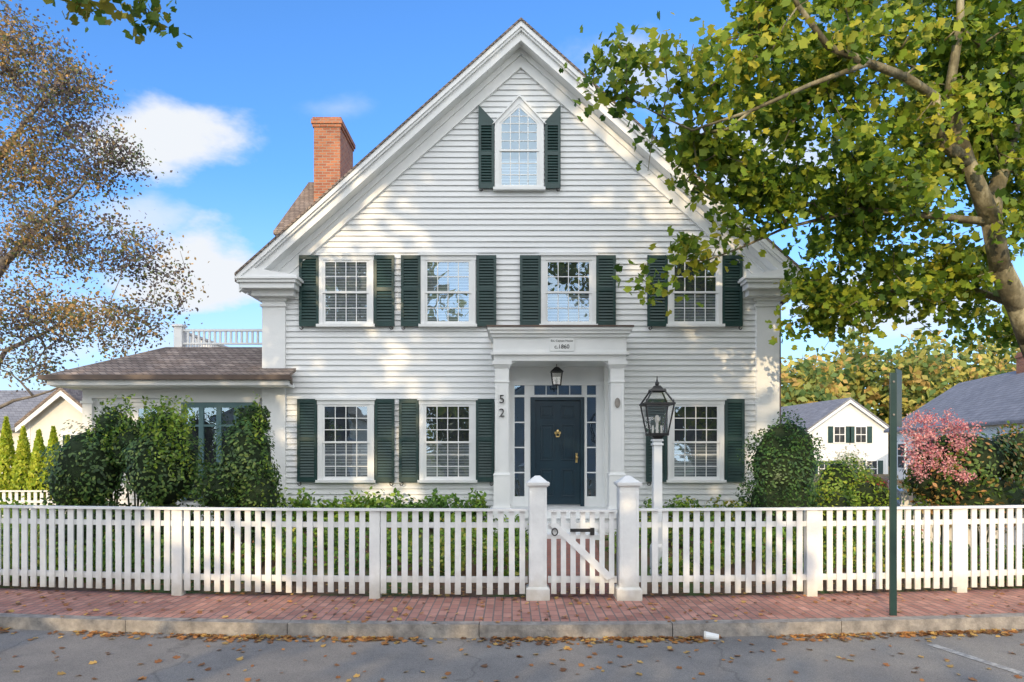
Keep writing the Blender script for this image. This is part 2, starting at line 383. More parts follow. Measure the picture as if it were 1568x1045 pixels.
def bx(m,s,a,b,y0,y1,z0,z1):
    X0,X1=CX+s*a,CX+s*b; m.box(min(X0,X1),max(X0,X1),y0,y1,z0,z1)
for s in(-1,1):
    m=t
    bx(m,s,HE+.03,4.08,12.44,12.86,4.985,5.03)
    bx(m,s,HE+.0,4.12,12.47,12.858,4.93,4.985)
    bx(m,s,HE-.04,4.16,12.51,12.856,4.83,4.93)
    bx(m,s,HE-.2,4.22,12.66,12.854,4.72,4.83)
    X0,X1=CX+s*(HE),CX+s*4.10
    m.prism([(X0,5.03),(X1,5.03),(X1,5.06),(X0+(X1-X0)*.2,5.2)],12.47,12.855)
    bx(m,s,HB,4.05,12.856,12.89,4.7,5.4)
    bx(m,s,HB+.02,4.43,12.83,12.93,.38,4.72)
    bx(m,s,HB+.05,4.40,12.80,12.93,4.55,4.60)
    bx(m,s,HB+.06,4.39,12.79,12.93,4.66,4.72)
    bx(m,s,HB+.05,4.40,12.80,12.93,.38,.75)
    bx(m,s,HE-.03,HB-.02,12.9,BK+.2,4.80,4.92)
    bx(m,s,HB+.03,HB-.02,12.94,BK,4.5,4.8)
    bx(m,s,HB+.021,HB-.02,12.935,13.3,.38,4.5)
t.box(XL+.4,XR-.4,12.86,12.9,.38,.60)
t.obj('trim',M_WHITE,house,bevel=.004)
gt=MB()
for s in(-1,1):
    a,b=sorted((CX+s*(HE-.03),CX+s*(HE+.09))); gt.box(a,b,12.62,BK+.2,4.97,5.07)
gx=CX+HE+.03
gt.seg((gx,12.75,5.0),(gx,12.78,4.86),.04,.04,8); gt.seg((gx,12.78,4.86),(XR+.06,12.97,4.6),.04,.04,8); gt.seg((XR+.06,12.97,4.6),(XR+.06,12.97,.4),.04,.04,8)
gt.seg((gx+.03,12.7,4.9),(gx+.0,13.1,4.78),.03,.03,8)
gt.obj('gutters',M_GUTTER,house)

WHT=MB(); GL=MB(); DK=MB(); BL=MB(); SH=MB(); IR=MB()
def window(cx,z0,z1,wd,cols,rows,y=HD,blind=None,head=True):
    A=WHT
    l,r=cx-wd/2,cx+wd/2; c=.085
    hd=.10 if head else 0.0
    A.box(l,l+c,y-.075,y+.01,z0+.05,z1-hd); A.box(r-c,r,y-.075,y+.01,z0+.05,z1-hd)
    if head:
        A.box(l-.01,r+.01,y-.08,y+.01,z1-.10,z1-.02); A.box(l-.035,r+.035,y-.11,y+.01,z1-.02,z1+.02)
    A.box(l-.03,r+.03,y-.12,y+.01,z0,z0+.05)
    l+=c;r-=c;a=z0+.05;b=z1-hd;mid=(a+b)/2+(0 if head else .10)
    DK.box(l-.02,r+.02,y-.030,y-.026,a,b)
    if blind: BL.box(l+.01,r-.01,y-.034,y-.031,a+(b-a)*blind[0],a+(b-a)*blind[1])
    for (s0,s1,yy) in((a,mid+.018,y-.040),(mid-.018,b,y-.056)):
        q=.045; tr=.04 if (head or s0==a) else .0
        A.box(l,l+q,yy-.010,yy+.008,s0,s1);A.box(r-q,r,yy-.010,yy+.008,s0,s1)
        A.box(l+q,r-q,yy-.010,yy+.008,s0,s0+(.036 if s0>a else .06))
        if tr: A.box(l+q,r-q,yy-.010,yy+.008,s1-.04,s1)
        gl,gr,g0,g1=l+q,r-q,s0+.036,s1-tr
        tw=random.uniform(-.002,.002); tv=random.uniform(-.002,.002)
        GL.add([(gl,yy+tw,g0),(gr,yy-tw,g0),(gr,yy-tw+tv,g1),(gl,yy+tw+tv,g1)],[(0,1,2,3)])
        for i in range(1,cols):
            x=gl+(gr-gl)*i/cols; A.box(x-.008,x+.008,yy-.008,yy-.003,g0,g1)
        for i in range(1,rows+(0 if tr else 1)):
            zz=g0+(g1-g0)*i/rows; A.box(gl,gr,yy-.0075,yy-.0035,zz-.008,zz+.008)
def shutter(x0,x1,z0,z1,y=HD,peak=None,side=0):
    m=SH; ya,yb=y-.085,y-.05; f=.05
    m.box(x0,x0+f,ya,yb,z0,z1); m.box(x1-f,x1,ya,yb,z0,z1)
    zm=(z0+z1)/2+.03
    for a,b in((z0,z0+.09),(zm-.035,zm+.035),(z1-.07,z1)): m.box(x0+f,x1-f,ya+.001,yb-.001,a,b)
    for a,b in((z0+.09,zm-.035),(zm+.035,z1-.07)):
        n=int((b-a)/.052); 
        for i in range(n):
            zz=a+(i+.5)*(b-a)/n
            m.hexa([(x0+f,ya+.004,zz-.022),(x1-f,ya+.004,zz-.022),(x1-f,ya+.010,zz-.024),(x0+f,ya+.010,zz-.024),
                    (x0+f,yb-.010,zz+.020),(x1-f,yb-.010,zz+.020),(x1-f,yb-.004,zz+.018),(x0+f,yb-.004,zz+.018)])
    m.box(x0+f,x1-f,yb-.001,yb+.002,z0,z1)
    if peak:
        if side<0: m.prism([(x0,z1),(x1,z1),(x0,z1+peak)],ya,yb)
        else: m.prism([(x0,z1),(x1,z1),(x1,z1+peak)],ya,yb)
    xx=x0+.05 if side<0 else x1-.05
    IR.seg((xx,y-.02,z0-.02),(xx,y-.10,z0-.02),.008,.008); 
    pr=None
    for i in range(7):
        a_=i/6*math.pi*1.3; q=(xx+.03*math.cos(a_)*side,y-.10,z0-.03-.035*math.sin(a_))
        if pr: IR.seg(pr,q,.009,.009)
        pr=q
for (cx,s) in ((531,((460,490),(574,605))),(686.5,((615,645),(730,760))),(870,((796,828),(912,942))),(1063,((990,1021),(1104,1135)))):
    bl={531:(0,1),686.5:(0,1),870:(.0,.47),1063:(0.02,.47)}[cx]
    window(hx(cx),hz(502),hz(392),84/81.,4,2,blind=bl)
    shutter(hx(s[0][0]),hx(s[0][1]),hz(501),hz(393),side=-1); shutter(hx(s[1][0]),hx(s[1][1]),hz(501),hz(393),side=1)
for (cx,s) in ((531,((457,487),(575,605))),(686,((612,642),(729,757))),(1064,((988,1020),(1108,1138)))):
    window(hx(cx),hz(739),hz(612),86/81.,4,3,blind=(0.03,.47))
    shutter(hx(s[0][0]),hx(s[0][1]),hz(738),hz(612),side=-1); shutter(hx(s[1][0]),hx(s[1][1]),hz(738),hz(612),side=1)
ax=hx(795); az0=hz(294); azs=hz(192); wd=.92
window(ax,az0,azs,wd,4,3,head=False,blind=(0,.45))
y=HD
pk=hz(152)
for s in(-1,1):
    WHT.prism([(ax+s*(wd/2),azs),(ax+s*(wd/2-.085),azs),(ax,pk-.13),(ax,pk)],y-.075,y+.01)
    WHT.prism([(ax+s*(wd/2+.05),azs-.03),(ax+s*(wd/2+.0),azs-.0),(ax,pk-.0),(ax,pk+.05)],y-.105,y+.01)
    WHT.prism([(ax+s*(wd/2-.085),azs),(ax+s*(wd/2-.13),azs),(ax,pk-.19),(ax,pk-.13)],y-.066,y-.048)
DK.prism([(ax-wd/2+.08,azs-.0),(ax+wd/2-.08,azs-.0),(ax,pk-.12)],y-.0305,y-.0265)
GL.add([(ax-wd/2+.12,y-.056,azs),(ax+wd/2-.12,y-.056,azs),(ax,y-.056,pk-.17)],[(0,1,2)])
WHT.box(ax-.008,ax+.008,y-.064,y-.059,azs,pk-.17)
for s in(-1,1): WHT.box(ax+s*.165-.008,ax+s*.165+.008,y-.064,y-.059,azs,azs+(pk-.17-azs)*.5)
WHT.box(ax-.19,ax+.19,y-.0635,y-.0595,azs+.13,azs+.146)
shutter(hx(733),hx(757),hz(291),hz(190),peak=.32,side=-1); shutter(hx(834),hx(858),hz(291),hz(190),peak=.32,side=1)

# ---------- portico
PY=12.0
def qx(px): return (px-784)/87.1
def qz(py): return CAMZ+(690-py)/87.1
PX0,PX1=qx(756),qx(958); PC=(PX0+PX1)/2
p=WHT
p.box(PX0-.10,PX1+.10,PY-.14,HD-.03,qz(507),qz(503)); p.box(PX0-.07,PX1+.07,PY-.11,HD-.03,qz(512),qz(507))
p.box(PX0-.04,PX1+.04,PY-.07,HD-.03,qz(517),qz(512)); p.box(PX0-.01,PX1+.01,PY-.03,HD-.03,qz(540),qz(517))
p.box(PX0-.05,PX1+.05,PY-.07,HD-.03,qz(544),qz(540)); p.box(PX0+.0,PX1-.0,PY-.02,HD-.03,qz(553),qz(544))
ft=MB(); ft.box(PX0-.12,PX1+.12,PY-.16,HD-.03,qz(503)+.001,qz(503)+.03); ft.obj('portico_roof',M_GUTTER,house)
zc=qz(553)
for cxp,sg in((PX0+.143,1),(PX1-.143,-1)):
    cy=PY+.143
    p.taper(cxp,cy,1.45,3.05,.125,.118)
    p.taper(cxp,cy,3.05,3.08,.135,.135); p.taper(cxp,cy,3.08,3.30,.122,.122); p.taper(cxp,cy,3.30,3.36,.13,.16); p.taper(cxp,cy,3.36,zc,.17,.17)
    p.taper(cxp,cy,1.41,1.45,.155,.14); p.taper(cxp,cy,.86,1.41,.145,.145); p.taper(cxp,cy,.8,.86,.165,.165)
    for dx in(-.095,.095): p.box(cxp+dx-.02,cxp+dx+.02,PY+.008,PY+.03,1.5,3.0)
    x0=cxp+sg*.13
    poly=[(x0,zc+.02)]+[(x0+sg*(.17-.17*math.cos(a)),zc-.17+.17*math.sin(a)) for a in [i*math.pi/16 for i in range(9)]]
    p.prism(poly,PY+.03,PY+.25)
    wx=cxp; p.box(wx-.13,wx+.13,HD-.16,HD-.02,.8,zc)
yb=HD-.035
bx0,bx1=PX0+.27,PX1-.27
p.box(bx0-.02,bx1+.02,yb,HD+.01,hz(590),zc)
def wb(a,b,c,d,y0=HD-.08): p.box(hx(a),hx(b),y0,HD+.01,hz(d),hz(c))
for a,b in((776,788),(803,812),(894,898),(912,934)): wb(a,b,590,778)
p.box(hx(776),hx(934),HD-.085,HD+.01,hz(609),hz(605.5)); p.box(hx(776),hx(934),HD-.10,HD+.01,hz(591),hz(585))
def pane(a,b,c,d,nv,nh):
    x0,x1,z0,z1=hx(a),hx(b),hz(d),hz(c); yy=HD-.05
    DK.box(x0,x1,HD-.034,HD-.030,z0,z1)
    GL.add([(x0,yy,z0),(x1,yy,z0),(x1,yy,z1),(x0,yy,z1)],[(0,1,2,3)])
    for i in range(1,nv): x=x0+(x1-x0)*i/nv; p.box(x-.008,x+.008,yy-.008,yy-.002,z0,z1)
    for i in range(1,nh): zz=z0+(z1-z0)*i/nh; p.box(x0,x1,yy-.010,yy-.001,zz-.012,zz+.012)
pane(788,803,609,762,1,4); pane(898,912,609,762,1,4); pane(788,803,591,605.5,1,1); pane(898,912,591,605.5,1,1); pane(818,890,591,605.5,4,1)
wb(803,818,591,606,HD-.07); wb(890,898,591,606,HD-.07); wb(786,804,760,778,HD-.07); wb(897,914,760,778,HD-.07)
dr=MB(); 
dr.box(hx(812),hx(819),HD-.10,HD,.8,hz(609)-.001); dr.box(hx(888),hx(894),HD-.10,HD,.8,hz(609)-.001); dr.box(hx(819),hx(888),HD-.10,HD,hz(614),hz(609)-.001)
dx0,dx1=hx(819),hx(888); dz1=hz(614); dr.box(dx0,dx1,HD-.055,HD-.0,.83,dz1)
dw=dx1-dx0
for c in(0,1):
    xa=dx0+.10+c*(dw/2-.03); xb=xa+dw/2-.17
    for za,zb in((.98,1.50),(1.66,2.34),(2.46,2.70)):
        for (u0,u1,w0,w1) in((xa,xb,za,za+.025),(xa,xb,zb-.025,zb),(xa,xa+.025,za+.025,zb-.025),(xb-.025,xb,za+.025,zb-.025)): dr.box(u0,u1,HD-.070,HD-.05,w0,w1)
        dr.box(xa+.055,xb-.055,HD-.066,HD-.05,za+.055,zb-.055)
dr.obj('front_door',M_NAVY,house,bevel=.004)
br=MB(); kx=(dx0+dx1)/2
br.box(kx-.06,kx+.06,HD-.085,HD-.055,2.16,2.20); br.sphere((kx,HD-.09,2.20),.03,.02,.045); br.seg((kx-.04,HD-.09,2.19),(kx-.03,HD-.09,2.11),.009,.009); br.seg((kx+.04,HD-.09,2.19),(kx+.03,HD-.09,2.11),.009,.009); br.seg((kx-.03,HD-.09,2.11),(kx+.03,HD-.09,2.11),.012,.012)
br.sphere((dx1-.07,HD-.11,1.72),.03,.03,.03); br.box(dx1-.09,dx1-.05,HD-.065,HD-.05,1.62,1.80)
br.obj('door_hardware',M_BRASS,house)
st=MB(); st.box(PX0-.08,PX1+.08,PY-.10,HD+.01,.66,.80); st.box(PX0-.03,PX1+.03,PY-.05,HD,.2,.66)
st.box(.3,1.45,PY-.40,PY-.10,.2,.60); st.box(.3,1.45,PY-.72,PY-.40,.2,.46); st.obj('porch_steps',M_WHITE,house,bevel=.005)
pl=MB(); pl.box(qx(841),qx(879),PY-.055,PY-.028,qz(538.5),qz(517.5)); pl.obj('date_plaque',M_WHITE,house,bevel=.004)
def text(s,x,y,z,size,mat,ext=.004,name='lettering'):
    c=bpy.data.curves.new(name,'FONT'); c.body=s; c.size=size; c.extrude=ext; c.align_x='CENTER'; c.align_y='CENTER'
    o=bpy.data.objects.new(name,c); COL.objects.link(o); o.location=(x,y,z); o.rotation_euler=(math.pi/2,0,0); c.materials.append(mat); o.parent=house
text('Est. Captain House',qx(860),PY-.058,qz(523),.05,M_BLACK,.002); text('c.1860',qx(860),PY-.058,qz(532),.10,M_BLACK)
text('5',PX0+.143,PY+.0,qz(612),.21,M_BLACK,.006,'house_number'); text('2',PX0+.143,PY+.0,qz(633),.21,M_BLACK,.006,'house_number')
md=MB(); md.sphere((PX1-.143,PY+.005,qz(617)),.05,.012,.09,14,8); md.obj('medallion',M_GRANITE,house,smooth=True)
def lantern(m,g,x,y,z0,z1,wb_,wt,bar=.008,top=True):
    for sx in(-1,1):
        for sy in(-1,1): m.seg((x+sx*wb_,y+sy*wb_,z0),(x+sx*wt,y+sy*wt,z1),bar,bar,6)
    for zz,ww in((z0,wb_),(z1,wt)):
        if zz==z0: m.taper(x,y,zz-bar,zz+bar,ww+bar,ww+bar)
        for sx in(-1,1):
            m.seg((x+sx*ww,y-ww,zz),(x+sx*ww,y+ww,zz),bar,bar,6); m.seg((x-ww,y+sx*ww,zz),(x+ww,y+sx*ww,zz),bar,bar,6)
    for a,b in(((-1,-1),(1,-1)),((1,-1),(1,1)),((1,1),(-1,1)),((-1,1),(-1,-1))):
        g.add([(x+a[0]*wb_,y+a[1]*wb_,z0),(x+b[0]*wb_,y+b[1]*wb_,z0),(x+b[0]*wt,y+b[1]*wt,z1),(x+a[0]*wt,y+a[1]*wt,z1)],[(0,1,2,3)])
lg=MB(); lx,ly=qx(855),12.45; s_=1045/12.45
zb_=CAMZ+(690-590)/s_; zt_=CAMZ+(690-570)/s_
lantern(IR,lg,lx,ly,zb_,zt_,.07,.10); IR.taper(lx,ly,zt_,zt_+.09,.12,.03); IR.seg((lx,ly,zt_+.09),(lx,ly,zc),.008,.008); IR.seg((lx,ly,zb_-.06),(lx,ly,zb_),.005,.02)
WHT.seg((lx,ly,zb_),(lx,ly,zb_+.13),.018,.018)
lg.obj('porch_lantern_glass',M_GLASS2,house)

# ---------- left wing
wy=13.0
wl,wr=-8.12,XL+.02; er=3.21
wg=MB(); wg.box(wl,wr,wy,17.5,.1,3.0); wg.obj('wing_walls',M_SIDING,house)
z=.5; ws=MB()
while z<2.75:
    ws.add([(wl+.1,wy-.024,z),(wr,wy-.024,z),(wr,wy-.003,z+S+.004),(wl+.1,wy-.003,z+S+.004),(wl+.1,wy+.003,z),(wr,wy+.003,z)],[(0,1,2,3),(4,5,1,0)]); z+=S
ws.obj('wing_clapboards',M_SIDING,house)
T=WHT
T.box(wl-.02,wr,wy-.06,wy+.01,2.84,3.02); T.box(wl-.02,wl+.16,wy-.07,wy+.01,.3,2.84); T.box(wl-.05,wl+.19,wy-.09,wy+.01,2.74,2.79)
T.box(-8.42,-4.08,12.44,12.82,3.02,3.10); T.box(-8.42,XL-.0,12.82,17.5,3.02,3.09)
T.box(-8.45,-4.06,12.40,12.47,3.04,3.17); T.box(-8.45,-8.38,12.47,17.5,3.04,3.17)
gw=MB(); gw.box(-8.55,-4.0,12.31,12.40,3.13,3.215); gw.box(-8.55,-8.45,12.40,17.5,3.13,3.215); gw.seg((-4.0,12.36,3.16),(-4.14,12.80,3.05),.03,.03); gw.obj('wing_gutter',M_GUTTER,house)
wr_=MB(); dk=4.03
A_=(-8.5,12.36,er);B_=(-4.05,12.36,er);C_=(-4.05,12.80,er+.18);D_=(XL-.0,12.80,er+.18);E_=(XL,14.4,dk);G_=(-7.3,14.4,dk);H_=(-7.3,17.6,dk);I_=(-8.5,17.6,er);J_=(XL,17.6,dk)
vs=[A_,B_,C_,D_,E_,G_,H_,I_,J_]; vs2=[(a,b,c-.06) for a,b,c in vs]
wr_.add(vs+vs2,[(0,1,2,3,4,5),(0,5,6,7),(5,4,8,6),(9,10,11,12,13,14),(9,14,15,16),(0,9,10,1),(1,10,11,2),(2,11,12,3),(7,16,9,0)])
wr_.obj('wing_roof',M_ROOF,house)
by=14.65; T.box(-7.22,-7.05,by-.08,by+.09,dk,4.50); T.box(-7.25,-7.02,by-.11,by+.12,4.50,4.54)
T.box(-7.05,XL,by-.03,by+.03,4.40,4.45); T.box(-7.05,XL,by-.025,by+.025,4.12,4.16)
x=-6.95
while x<XL-.05: T.box(x-.022,x+.022,by-.018,by+.018,4.16,4.40); x+=.115
yy=14.8
T.box(-7.17,-7.11,by+.09,17.3,4.40,4.45)
while yy<17.2: T.box(-7.16,-7.12,yy-.018,yy+.018,4.05,4.40); yy+=.13
tl=MB(); x0,x1,z0,z1=hx(280),hx(388),.9,2.76; yw=wy
T.box(x0-.10,x0,yw-.07,yw+.01,z0,z1); T.box(x1,x1+.10,yw-.07,yw+.01,z0,z1); T.box(x0-.12,x1+.12,yw-.09,yw+.01,z1,z1+.08)
DK.box(x0,x1,yw-.034,yw-.03,z0,z1); GL.add([(x0,yw-.05,z0),(x1,yw-.05,z0),(x1,yw-.05,z1),(x0,yw-.05,z1)],[(0,1,2,3)])
for i in range(5):
    xx=x0+(x1-x0)*i/4; tl.box(xx-.045,xx+.045,yw-.075,yw-.04,z0,z1)
tl.box(x0,x1,yw-.074,yw-.041,z1-.10,z1); tl.box(x0,x1,yw-.074,yw-.041,2.3,2.34)
window(hx(225),1.25,2.78,.62,3,3,y=wy)
tl.obj('wing_window_frames',M_TEAL,house)
WHT.obj('window_trim',M_WHITE,house); GL.obj('window_glass',M_GLASS,house); DK.obj('rooms',M_DARK,house); BL.obj('blinds',M_BLIND,house)
SH.obj('shutters',M_SHUT,house); IR.obj('ironwork',M_BLACK,house)

# ---------- rear ell & chimney
el=MB(); el.box(-5.75,CX,17.4,22.5,.1,7.3); el.obj('rear_walls',M_SIDING,house)
rr=MB(); a,b,y0,y1,ze=-5.95,CX+.1,17.05,22.9,7.35; h_=2.35; ym_=(y0+y1)/2
rr.add([(a,y0,ze),(b,y0,ze),(b,y1,ze),(a,y1,ze),(a,ym_,ze+h_),(b,ym_,ze+h_)],[(0,1,5,4),(1,2,5),(2,3,4,5),(3,0,4)])
rr.box(a-.01,b,y0-.01,y1,ze-.10,ze-.005); rr.obj('rear_roof',M_ROOF,house)
ch=MB(); cd=18.6; ch.box(-5.40,-4.68,cd,cd+1.5,7.3,10.66); ch.box(-5.43,-4.65,cd-.03,cd+1.53,10.66,10.74); ch.box(-5.46,-4.62,cd-.06,cd+1.56,10.74,10.86); ch.box(-5.43,-4.65,cd-.03,cd+1.53,10.86,10.92)
ch.obj('chimney',M_BRICK,house)
cf=MB(); cf.box(-5.2,-4.9,cd+.2,cd+.5,10.92,11.0); cf.obj('chimney_flue',M_BLACK,house)

# ------------------------------------------------------------------ fence
fence=empty('picket_fence'); fm=MB()
def fence_run(m,x0,x1):
    step=.133
    n=int(round((x1-x0)/step)); step=(x1-x0)/n
    for i in range(n):
        x=x0+(i+.5)*step; yc=FD+bend(x); tl_=random.uniform(-.005,.005); zb=.065+random.uniform(-.010,.010); ww=.036+random.uniform(-.0015,.0015)
        m.hexa([(x-ww+tl_,yc-.012,zb),(x+ww+tl_,yc-.012,zb),(x+ww+tl_,yc+.010,zb),(x-ww+tl_,yc+.010,zb),(x-ww,yc-.012,1.094),(x+ww,yc-.012,1.094),(x+ww,yc+.010,1.094),(x-ww,yc+.010,1.094)])
    k=max(1,int((x1-x0)/.5)); 
    for i in range(k):
        a=x0+(x1-x0)*i/k;b=x0+(x1-x0)*(i+1)/k; ya,yb_=FD+bend(a),FD+bend(b)
        for (z0,z1,o0,o1) in((1.095,1.125,-.045,.05),(.885,.95,.012,.05),(.20,.275,.012,.05)):
            m.hexa([(a,ya+o0,z0),(b,yb_+o0,z0),(b,yb_+o1,z0),(a,ya+o1,z0),(a,ya+o0,z1),(b,yb_+o0,z1),(b,yb_+o1,z1),(a,ya+o1,z1)])
fence_run(fm,-13,.195); fence_run(fm,1.585,13)
for px in(-140,271,578,1241,1487,1700):
    x=(px-784)/F*(FD+.2); yc=FD+bend(x); fm.box(x-.065,x+.065,yc-.02,yc+.09,0.0,1.093)
fm.obj('pickets_and_rails',M_FENCE,fence)
gp=MB()
for xa,xb in((.20,.44),(1.315,1.575)):
    c=(xa+xb)/2; cy=FD+.03; hw=(xb-xa)/2-.01
    gp.taper(c,cy,0,.14,hw+.035,hw+.035); gp.taper(c,cy,.14,.165,hw+.035,hw); gp.taper(c,cy,.165,1.40,hw,hw)
    gp.taper(c,cy,1.40,1.415,hw+.012,hw+.02); gp.taper(c,cy,1.415,1.455,hw+.03,hw+.035); gp.taper(c,cy,1.455,1.535,hw+.02,.03)
    for sx in(-1,1): gp.box(c+sx*(hw-.02)-.015,c+sx*(hw-.02)+.015,cy-hw-.006,cy-hw+.01,.22,1.34)
gp.obj('gate_posts',M_FENCE,fence,bevel=.005)
ga=MB()
for i in range(7):
    x=.455+.065+i*(.72/6); ga.box(x-.032,x+.032,FD-.012,FD+.01,.065,1.085)
ga.box(.45,1.305,FD-.04,FD+.045,1.085,1.113); ga.box(.45,1.305,FD+.01,FD+.045,.87,.95); ga.box(.45,1.305,FD+.01,FD+.045,.20,.28)
ga.hexa([(.47,FD-.03,.92),(.55,FD-.03,.95),(.55,FD-.012,.95),(.47,FD-.012,.92),(1.18,FD-.03,.24),(1.27,FD-.03,.28),(1.27,FD-.012,.28),(1.18,FD-.012,.24)])
ga.obj('gate',M_FENCE,fence)
gi=MB(); gi.box(.72,1.0,FD-.05,FD-.035,.84,.88); gi.box(.97,1.02,FD-.055,FD-.03,.80,.89); 
pr=None
for i in range(13):
    a_=i/12*2*math.pi; q=(.53+.035*math.cos(a_),FD-.04,.84+.045*math.sin(a_))
    if pr: gi.seg(pr,q,.008,.008)
    pr=q
gi.obj('latch',M_BLACK,fence)
def side_fence(pts,h,name):
    e=empty(name); m=MB()
    for (a,b) in zip(pts[:-1],pts[1:]):
        a=Vector(a);b=Vector(b);L=(b-a).length;n=int(L/.14); d=(b-a)/L; nrm=Vector((-d.y,d.x,0))
        for i in range(n):
            c=a+d*(i+.5)*.14; p_=[c-d*.035-nrm*.01,c+d*.035-nrm*.01,c+d*.035+nrm*.01,c-d*.035+nrm*.01]
            m.hexa([(q.x,q.y,q.z+.05) for q in p_]+[(q.x,q.y,q.z+h) for q in p_])
        for z0,z1,o in((h,h+.03,.04),(h*.75,h*.8,.03),(.15,.22,.03)):
            p_=[a-nrm*o,b-nrm*o,b+nrm*o,a+nrm*o]; m.hexa([(q.x,q.y,q.z+z0) for q in p_]+[(q.x,q.y,q.z+z1) for q in p_])
    m.obj('pickets',M_FENCE,e)
side_fence([(9.4,17.0,-.05),(7.2,12.6,-.05),(13.5,10.4,-.05)],1.12,'garden_fence')
side_fence([(-16,15.2,-.05),(-9.2,15.2,-.05)],.98,'garden_fence')

# ------------------------------------------------------------------ lamp post
lp=empty('street_lamp'); lx,ly=2.04,9.6
m=MB(); m.taper(lx,ly,0.05,2.0,.066,.058); m.taper(lx,ly,0.05,.5,.085,.085); m.taper(lx,ly,.5,.54,.085,.066); m.taper(lx,ly,1.92,1.95,.075,.075); m.taper(lx,ly,1.98,2.01,.08,.07); m.obj('post',M_WHITE,lp,bevel=.004)
m=MB(); g=MB()
m.taper(lx,ly,2.01,2.06,.05,.09); lantern(m,g,lx,ly,2.08,2.49,.125,.195,.012)
m.taper(lx,ly,2.055,2.085,.135,.14)
lantern(m,g,lx,ly,2.50,2.68,.20,.09,.012)
m.taper(lx,ly,2.68,2.71,.11,.10); m.taper(lx,ly,2.71,2.76,.075,.04); m.sphere((lx,ly,2.79),.03,.03,.035); m.seg((lx,ly,2.8),(lx,ly,2.90),.016,.003,8)
for s in(-1,1): m.seg((lx+s*.19,ly-.19,2.49),(lx+s*.19,ly-.19,2.56),.014,.004)
m.obj('lantern_frame',M_BLACK,lp); g.obj('lantern_glass',M_GLASS2,lp)
m=MB(); m.seg((lx,ly,2.08),(lx,ly,2.24),.02,.02); m.sphere((lx,ly,2.29),.035,.035,.06)
for s in(-1,1): m.seg((lx+s*.06,ly,2.08),(lx+s*.06,ly,2.2),.014,.014)
m.obj('candles',M_CREAM,lp)

# ------------------------------------------------------------------ sign pole
sp=empty('traffic_sign'); sx,sy=4.27,7.66
m=MB(); 
m.hexa([(sx-.04,sy-.02,-.02),(sx+.04,sy-.02,-.02),(sx+.028,sy+.02,-.02),(sx-.028,sy+.02,-.02),(sx-.04,sy-.02,2.72),(sx+.04,sy-.02,2.72),(sx+.028,sy+.02,2.72),(sx-.028,sy+.02,2.72)])
m.obj('post',M_POLE,sp,bevel=.004)
m=MB(); m.M=Matrix.Translation((sx+.045,sy+.005,0))@Matrix.Rotation(math.radians(50),4,'Z'); m.box(-.03,.28,-.006,.006,2.12,2.77); m.M=None; m.obj('plate',M_POLE,sp,bevel=.003)
m=MB(); 
for zz in(2.25,2.62): m.seg((sx,sy-.03,zz),(sx,sy+.05,zz),.012,.012)
m.obj('bolts',M_GRANITE,sp)

cp=empty('paper_cup'); m=MB(); m.seg((2.02,7.13,-.085),(2.15,7.10,-.095),.045,.032,14); m.obj('cup',M_WHITE,cp,smooth=False)
m=MB(); m.seg((2.005,7.134,-.084),(2.022,7.13,-.085),.046,.048,14); m.obj('lid',M_CREAM,cp)

# ------------------------------------------------------------------ neighbours
def simple_house(name,loc,rot,w,l,eave,ridge,wall,roof,wins=(),side=(),chim=None,base=-1.0,shut=False):
    e=empty(name); Mx=Matrix.Translation(loc)@Matrix.Rotation(math.radians(rot),4,'Z')
    b=MB(); b.M=Mx; b.prism([(-w/2,base),(w/2,base),(w/2,eave),(0,ridge),(-w/2,eave)],0,l); b.obj('walls',wall,e)
    r_=MB(); r_.M=Mx; o=.35; sl=(ridge-eave)/(w/2)
    for s in(-1,1):
        r_.prism([(0,ridge+.12),(s*(w/2+o),eave-o*sl+.12),(s*(w/2+o),eave-o*sl-.03),(0,ridge-.03)],-o,l+o)
    r_.obj('roof',roof,e)
    t_=MB(); t_.M=Mx
    for s in(-1,1): t_.prism([(0,ridge-.03),(s*(w/2+o-.02),eave-o*sl-.03),(s*(w/2+o-.02),eave-o*sl-.25),(0,ridge-.28)],-o+.03,-o+.1)
    for s in(-1,1): t_.box(s*w/2-.12,s*w/2+.12,-.03,.2,base,eave-.05)
    gl=MB(); gl.M=Mx; sh=MB(); sh.M=Mx
    for (x,z,ww,hh) in wins:
        t_.box(x-ww/2-.1,x+ww/2+.1,-.06,.02,z-hh/2-.1,z+hh/2+.12)
        gl.box(x-ww/2,x+ww/2,-.08,-.061,z-hh/2,z+hh/2)
        t_.box(x-.015,x+.015,-.09,-.081,z-hh/2,z+hh/2); t_.box(x-ww/2,x+ww/2,-.091,-.082,z-.03,z+.03)
        if shut:
            for s in(-1,1): sh.box(x+s*(ww/2+.33)-.2,x+s*(ww/2+.33)+.2,-.07,-.02,z-hh/2-.05,z+hh/2+.05)
    for (sd_,y,z,ww,hh) in side:
        X=sd_*w/2
        t_.box(min(X,X+sd_*.06),max(X,X+sd_*.06),y-ww/2-.1,y+ww/2+.1,z-hh/2-.1,z+hh/2+.12)
        a,b2=sorted((X+sd_*.061,X+sd_*.08)); gl.box(a,b2,y-ww/2,y+ww/2,z-hh/2,z+hh/2)
        a,b2=sorted((X+sd_*.081,X+sd_*.09)); t_.box(a,b2,y-ww/2,y+ww/2,z-.03,z+.03)
    t_.obj('trim',M_WHITE,e); gl.obj('windows',M_DARK,e)
    if shut: sh.obj('shutters',M_SHUT,e)
    if chim:
        c=MB(); c.M=Mx; c.box(chim[0]-.4,chim[0]+.4,chim[1]-.4,chim[1]+.4,eave,chim[2]); c.box(chim[0]-.46,chim[0]+.46,chim[1]-.46,chim[1]+.46,chim[2]-.3,chim[2]-.15); c.obj('chimney',M_BRICK,e)
    return e
